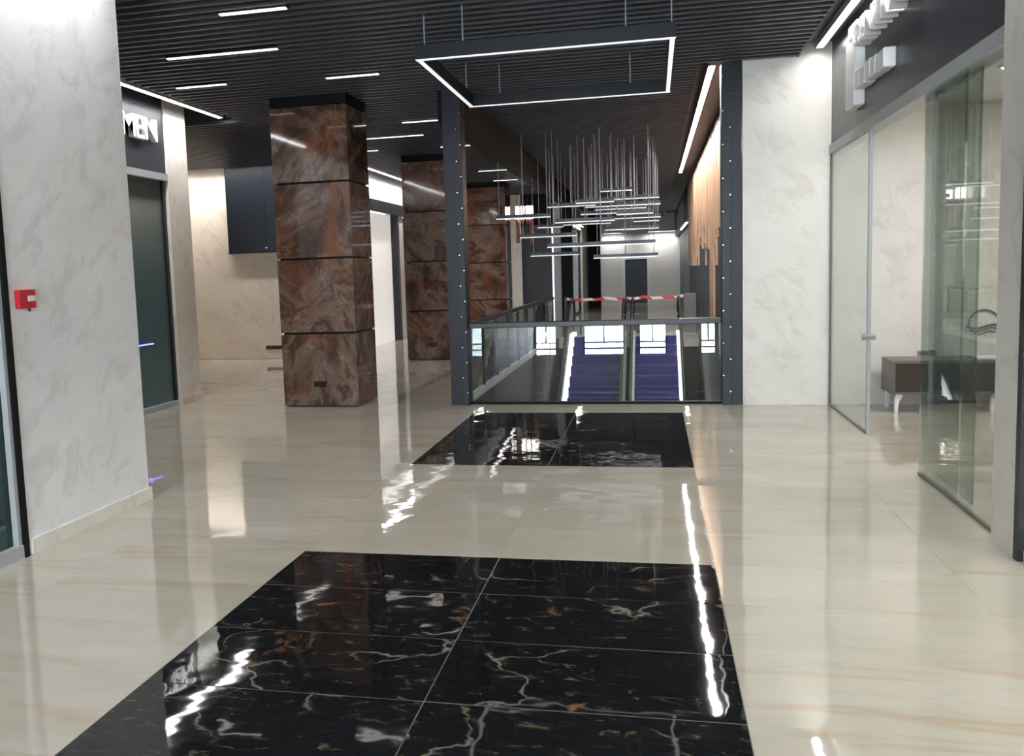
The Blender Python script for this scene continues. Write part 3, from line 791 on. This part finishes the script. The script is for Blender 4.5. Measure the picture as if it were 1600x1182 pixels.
part('corner_profile', B(XR-0.012, XR+0.012, YP-0.03, YP-0.001, 0.0, 2.83), 'cabinet_grey', t)
part('end_profile', B(XR-0.012, XR+0.02, 4.085, 4.118, 0.0, 2.83), 'aluminium', t)
part('lock', MB().tube([(XR-0.06, 4.10, 0.92), (XR+0.06, 4.10, 0.92)], 0.028, 12), 'steel', t)
t = glasspane(14, XR, 1.45, 2.36, 'clear glass panel right of the doorway with a slid door behind it', 'glass_green')
part('bottom_rail', B(XR-0.012, XR+0.012, 1.45, 2.36, 0.0, 0.016), 'cabinet_grey', t)
t = glasspane(15, XR, 0.66, 1.44, 'clear glass panel beside the right pilaster', 'glass_clear')
part('bottom_rail', B(XR-0.012, XR+0.012, 0.66, 1.44, 0.0, 0.016), 'cabinet_grey', t)
# round emblem on the shop's rear wall
ec = Vector((4.438, 5.980, 0.899)); R = 0.153
te = thing('wall_emblem', (ec.x, YP-0.01, ec.z-R), 'round grey metal emblem with wave lines on the wall above the sideboard', 'emblem')
ring = [(ec.x+R*math.cos(a_*math.pi/20), YP-0.015, ec.z+R*math.sin(a_*math.pi/20)) for a_ in range(-4, 25)]
part('ring', MB().tube(ring, 0.009, 6), 'cabinet_grey', te)
for k, (hw, dz) in enumerate(((R*1.15, -0.03), (R*0.95, -0.065), (R*0.7, -0.10))):
    wv_ = [(ec.x+hw*(-1+2*i/16), YP-0.015, ec.z+dz-0.02*math.sin(i/16*2*math.pi)) for i in range(17)]
    part('wave', MB().tube(wv_, 0.011 if k == 0 else 0.007, 5), 'cabinet_grey', te)
t = glasspane(0, XR+0.07, 1.40, 2.42, 'greenish sliding glass door pushed open behind the fixed glass', 'glass_green', 'door_2')
part('door_handle', MB().tube([(XR+0.0, 2.46, 0.92), (XR+0.13, 2.46, 0.92)], 0.022, 12), 'steel', t)
part('top_roller', B(XR+0.05, XR+0.09, 1.6, 1.7, 2.80, 2.86).box(XR+0.05, XR+0.09, 2.2, 2.3, 2.80, 2.86), 'steel', t)
struct('trim_9', B(XR-0.07, XR-0.02, 0.24, 0.30, 0, 2.9), 'black_metal', 'dark frame edge at the right picture border', 'trim')
t = thing('window_16', (XR, -3, 0), 'dark shop window beside the viewer on the right', 'window', None, 'structure')
part('pane', B(XR-0.005, XR+0.005, -10, 0.24, 0.06, 2.9), 'glass_clear', t)
part('sill', B(XR-0.04, XR+0.03, -12, 0.24, 0, 0.06), 'aluminium', t)
struct('trim_10', B(XR, XR+0.25, -12, 0.30, 2.9, 4.42), 'fascia_dark', 'dark fascia above the viewer on the right', 'trim')
wall('wall_right_rear', B(XR, XR+0.3, -12, -10, 0, 2.9), 'plaster', 'plaster wall behind the viewer on the right')
# shop interior
struct('ceiling_shop_near', B(XR+0.26, 5.6, -12, 0.29, 3.3, 3.4), 'white_paint', 'white ceiling of the shop beside the viewer', 'ceiling')
struct('ceiling_shop', B(XR+0.26, 8.7, 0.66, YP, 3.3, 3.4), 'white_paint', 'white ceiling inside the right shop', 'ceiling')
wall('wall_shop_side', B(3.2, 9.0, 0.30, 0.50, 0, 3.4), 'plaster', 'near side wall inside the right shop')
for x0, y0, l in ((3.9, 3.4, 'square ceiling light near the doorway inside the right shop'), (6.0, 3.4, 'square ceiling light deep inside the right shop'),
        (3.7, -1.2, 'first square fill light added in the unseen shop beside the viewer'), (3.7, -3.4, 'second square fill light added in the unseen shop beside the viewer'), (3.7, -5.6, 'third square fill light added in the unseen shop beside the viewer')):  # last three are unseen, added to brighten the near left wall
    t = thing('ceiling_light', (x0+0.3, y0+0.3, 3.26), l, 'light', 'square lights in the right shop')
    part('frame', B(x0-0.03, x0+0.63, y0-0.03, y0+0.63, 3.27, 3.30), 'white_paint', t)
    part('diffuser', B(x0, x0+0.6, y0, y0+0.6, 3.26, 3.275), 'shop_panel', t)
# sideboard
cx0, cx1, cy0, cy1 = 3.37, 5.0, 5.36, 5.86
t = thing('sideboard', ((cx0+cx1)/2, (cy0+cy1)/2, 0), 'low dark brown sideboard on white legs inside the right shop', 'sideboard')
part('body', MB().box(cx0, cx1, cy0, cy1, 0.53, 0.56).box(cx0, cx1, cy0, cy1, 0.20, 0.225).box(cx0, cx0+0.025, cy0, cy1, 0.225, 0.53).box(cx1-0.025, cx1, cy0, cy1, 0.225, 0.53).box(cx0+0.025, cx1-0.025, cy1-0.02, cy1, 0.225, 0.53), 'cabinet_grey', t)
nd = 3; dw = (cx1-cx0-0.05)/nd
for i in range(nd):
    d = part('door', B(cx0+0.025+i*dw+0.003, cx0+0.025+(i+1)*dw-0.003, cy0+0.012, cy0+0.03, 0.228, 0.527), 'cabinet_brown', t)
for x in (cx0+0.05, cx0+0.98, cx1-0.1):
    for y in (cy0+0.03, cy1-0.08):
        part('leg', MB().prism([(x-0.02, 0.0), (x+0.01, 0.0), (x+0.02, 0.12), (x+0.06, 0.175), (x+0.06, 0.199), (x-0.01, 0.199), (x-0.02, 0.15)], 'y', y, y+0.045), 'white_paint', t)
solo('white_tray', B(4.207, 4.433, 5.45, 5.62, 0.56, 0.585), 'white_paint', 'small white tray lying on the dark sideboard', 'tray', bevel=0.004)
# sign: F-shaped mark, headline and lower arm
t = thing('shop_sign', (XR, 4.0, 3.1), 'white raised sign with a tall F shaped mark on the right fascia', 'sign')
fd = 0.10
part('mark_stem', B(XR-fd, XR, 4.34, 4.74, 3.10, 3.72), 'sign_white', t, 0.01)
part('mark_cap', B(XR-fd, XR, 4.32, 4.64, 3.72, 3.88), 'sign_white', t, 0.02)
ya = 4.33
for i, (wy, h0, h1) in enumerate(((0.20, 3.235, 3.40), (0.22, 3.225, 3.39), (0.20, 3.235, 3.40), (0.20, 3.225, 3.385), (0.30, 3.215, 3.375))):
    part('mark_arm', B(XR-fd, XR, ya-wy+0.008, ya, h0-0.01*i*0, h1), 'sign_white', t, 0.01); ya -= wy
sign_letters(t, 'CENTRAL', 0.21, fd+0.03, (XR, 4.30, 3.60), Vector((0, -1, 0)), Vector((-1, 0, 0)), 0.04, sx=1.35)
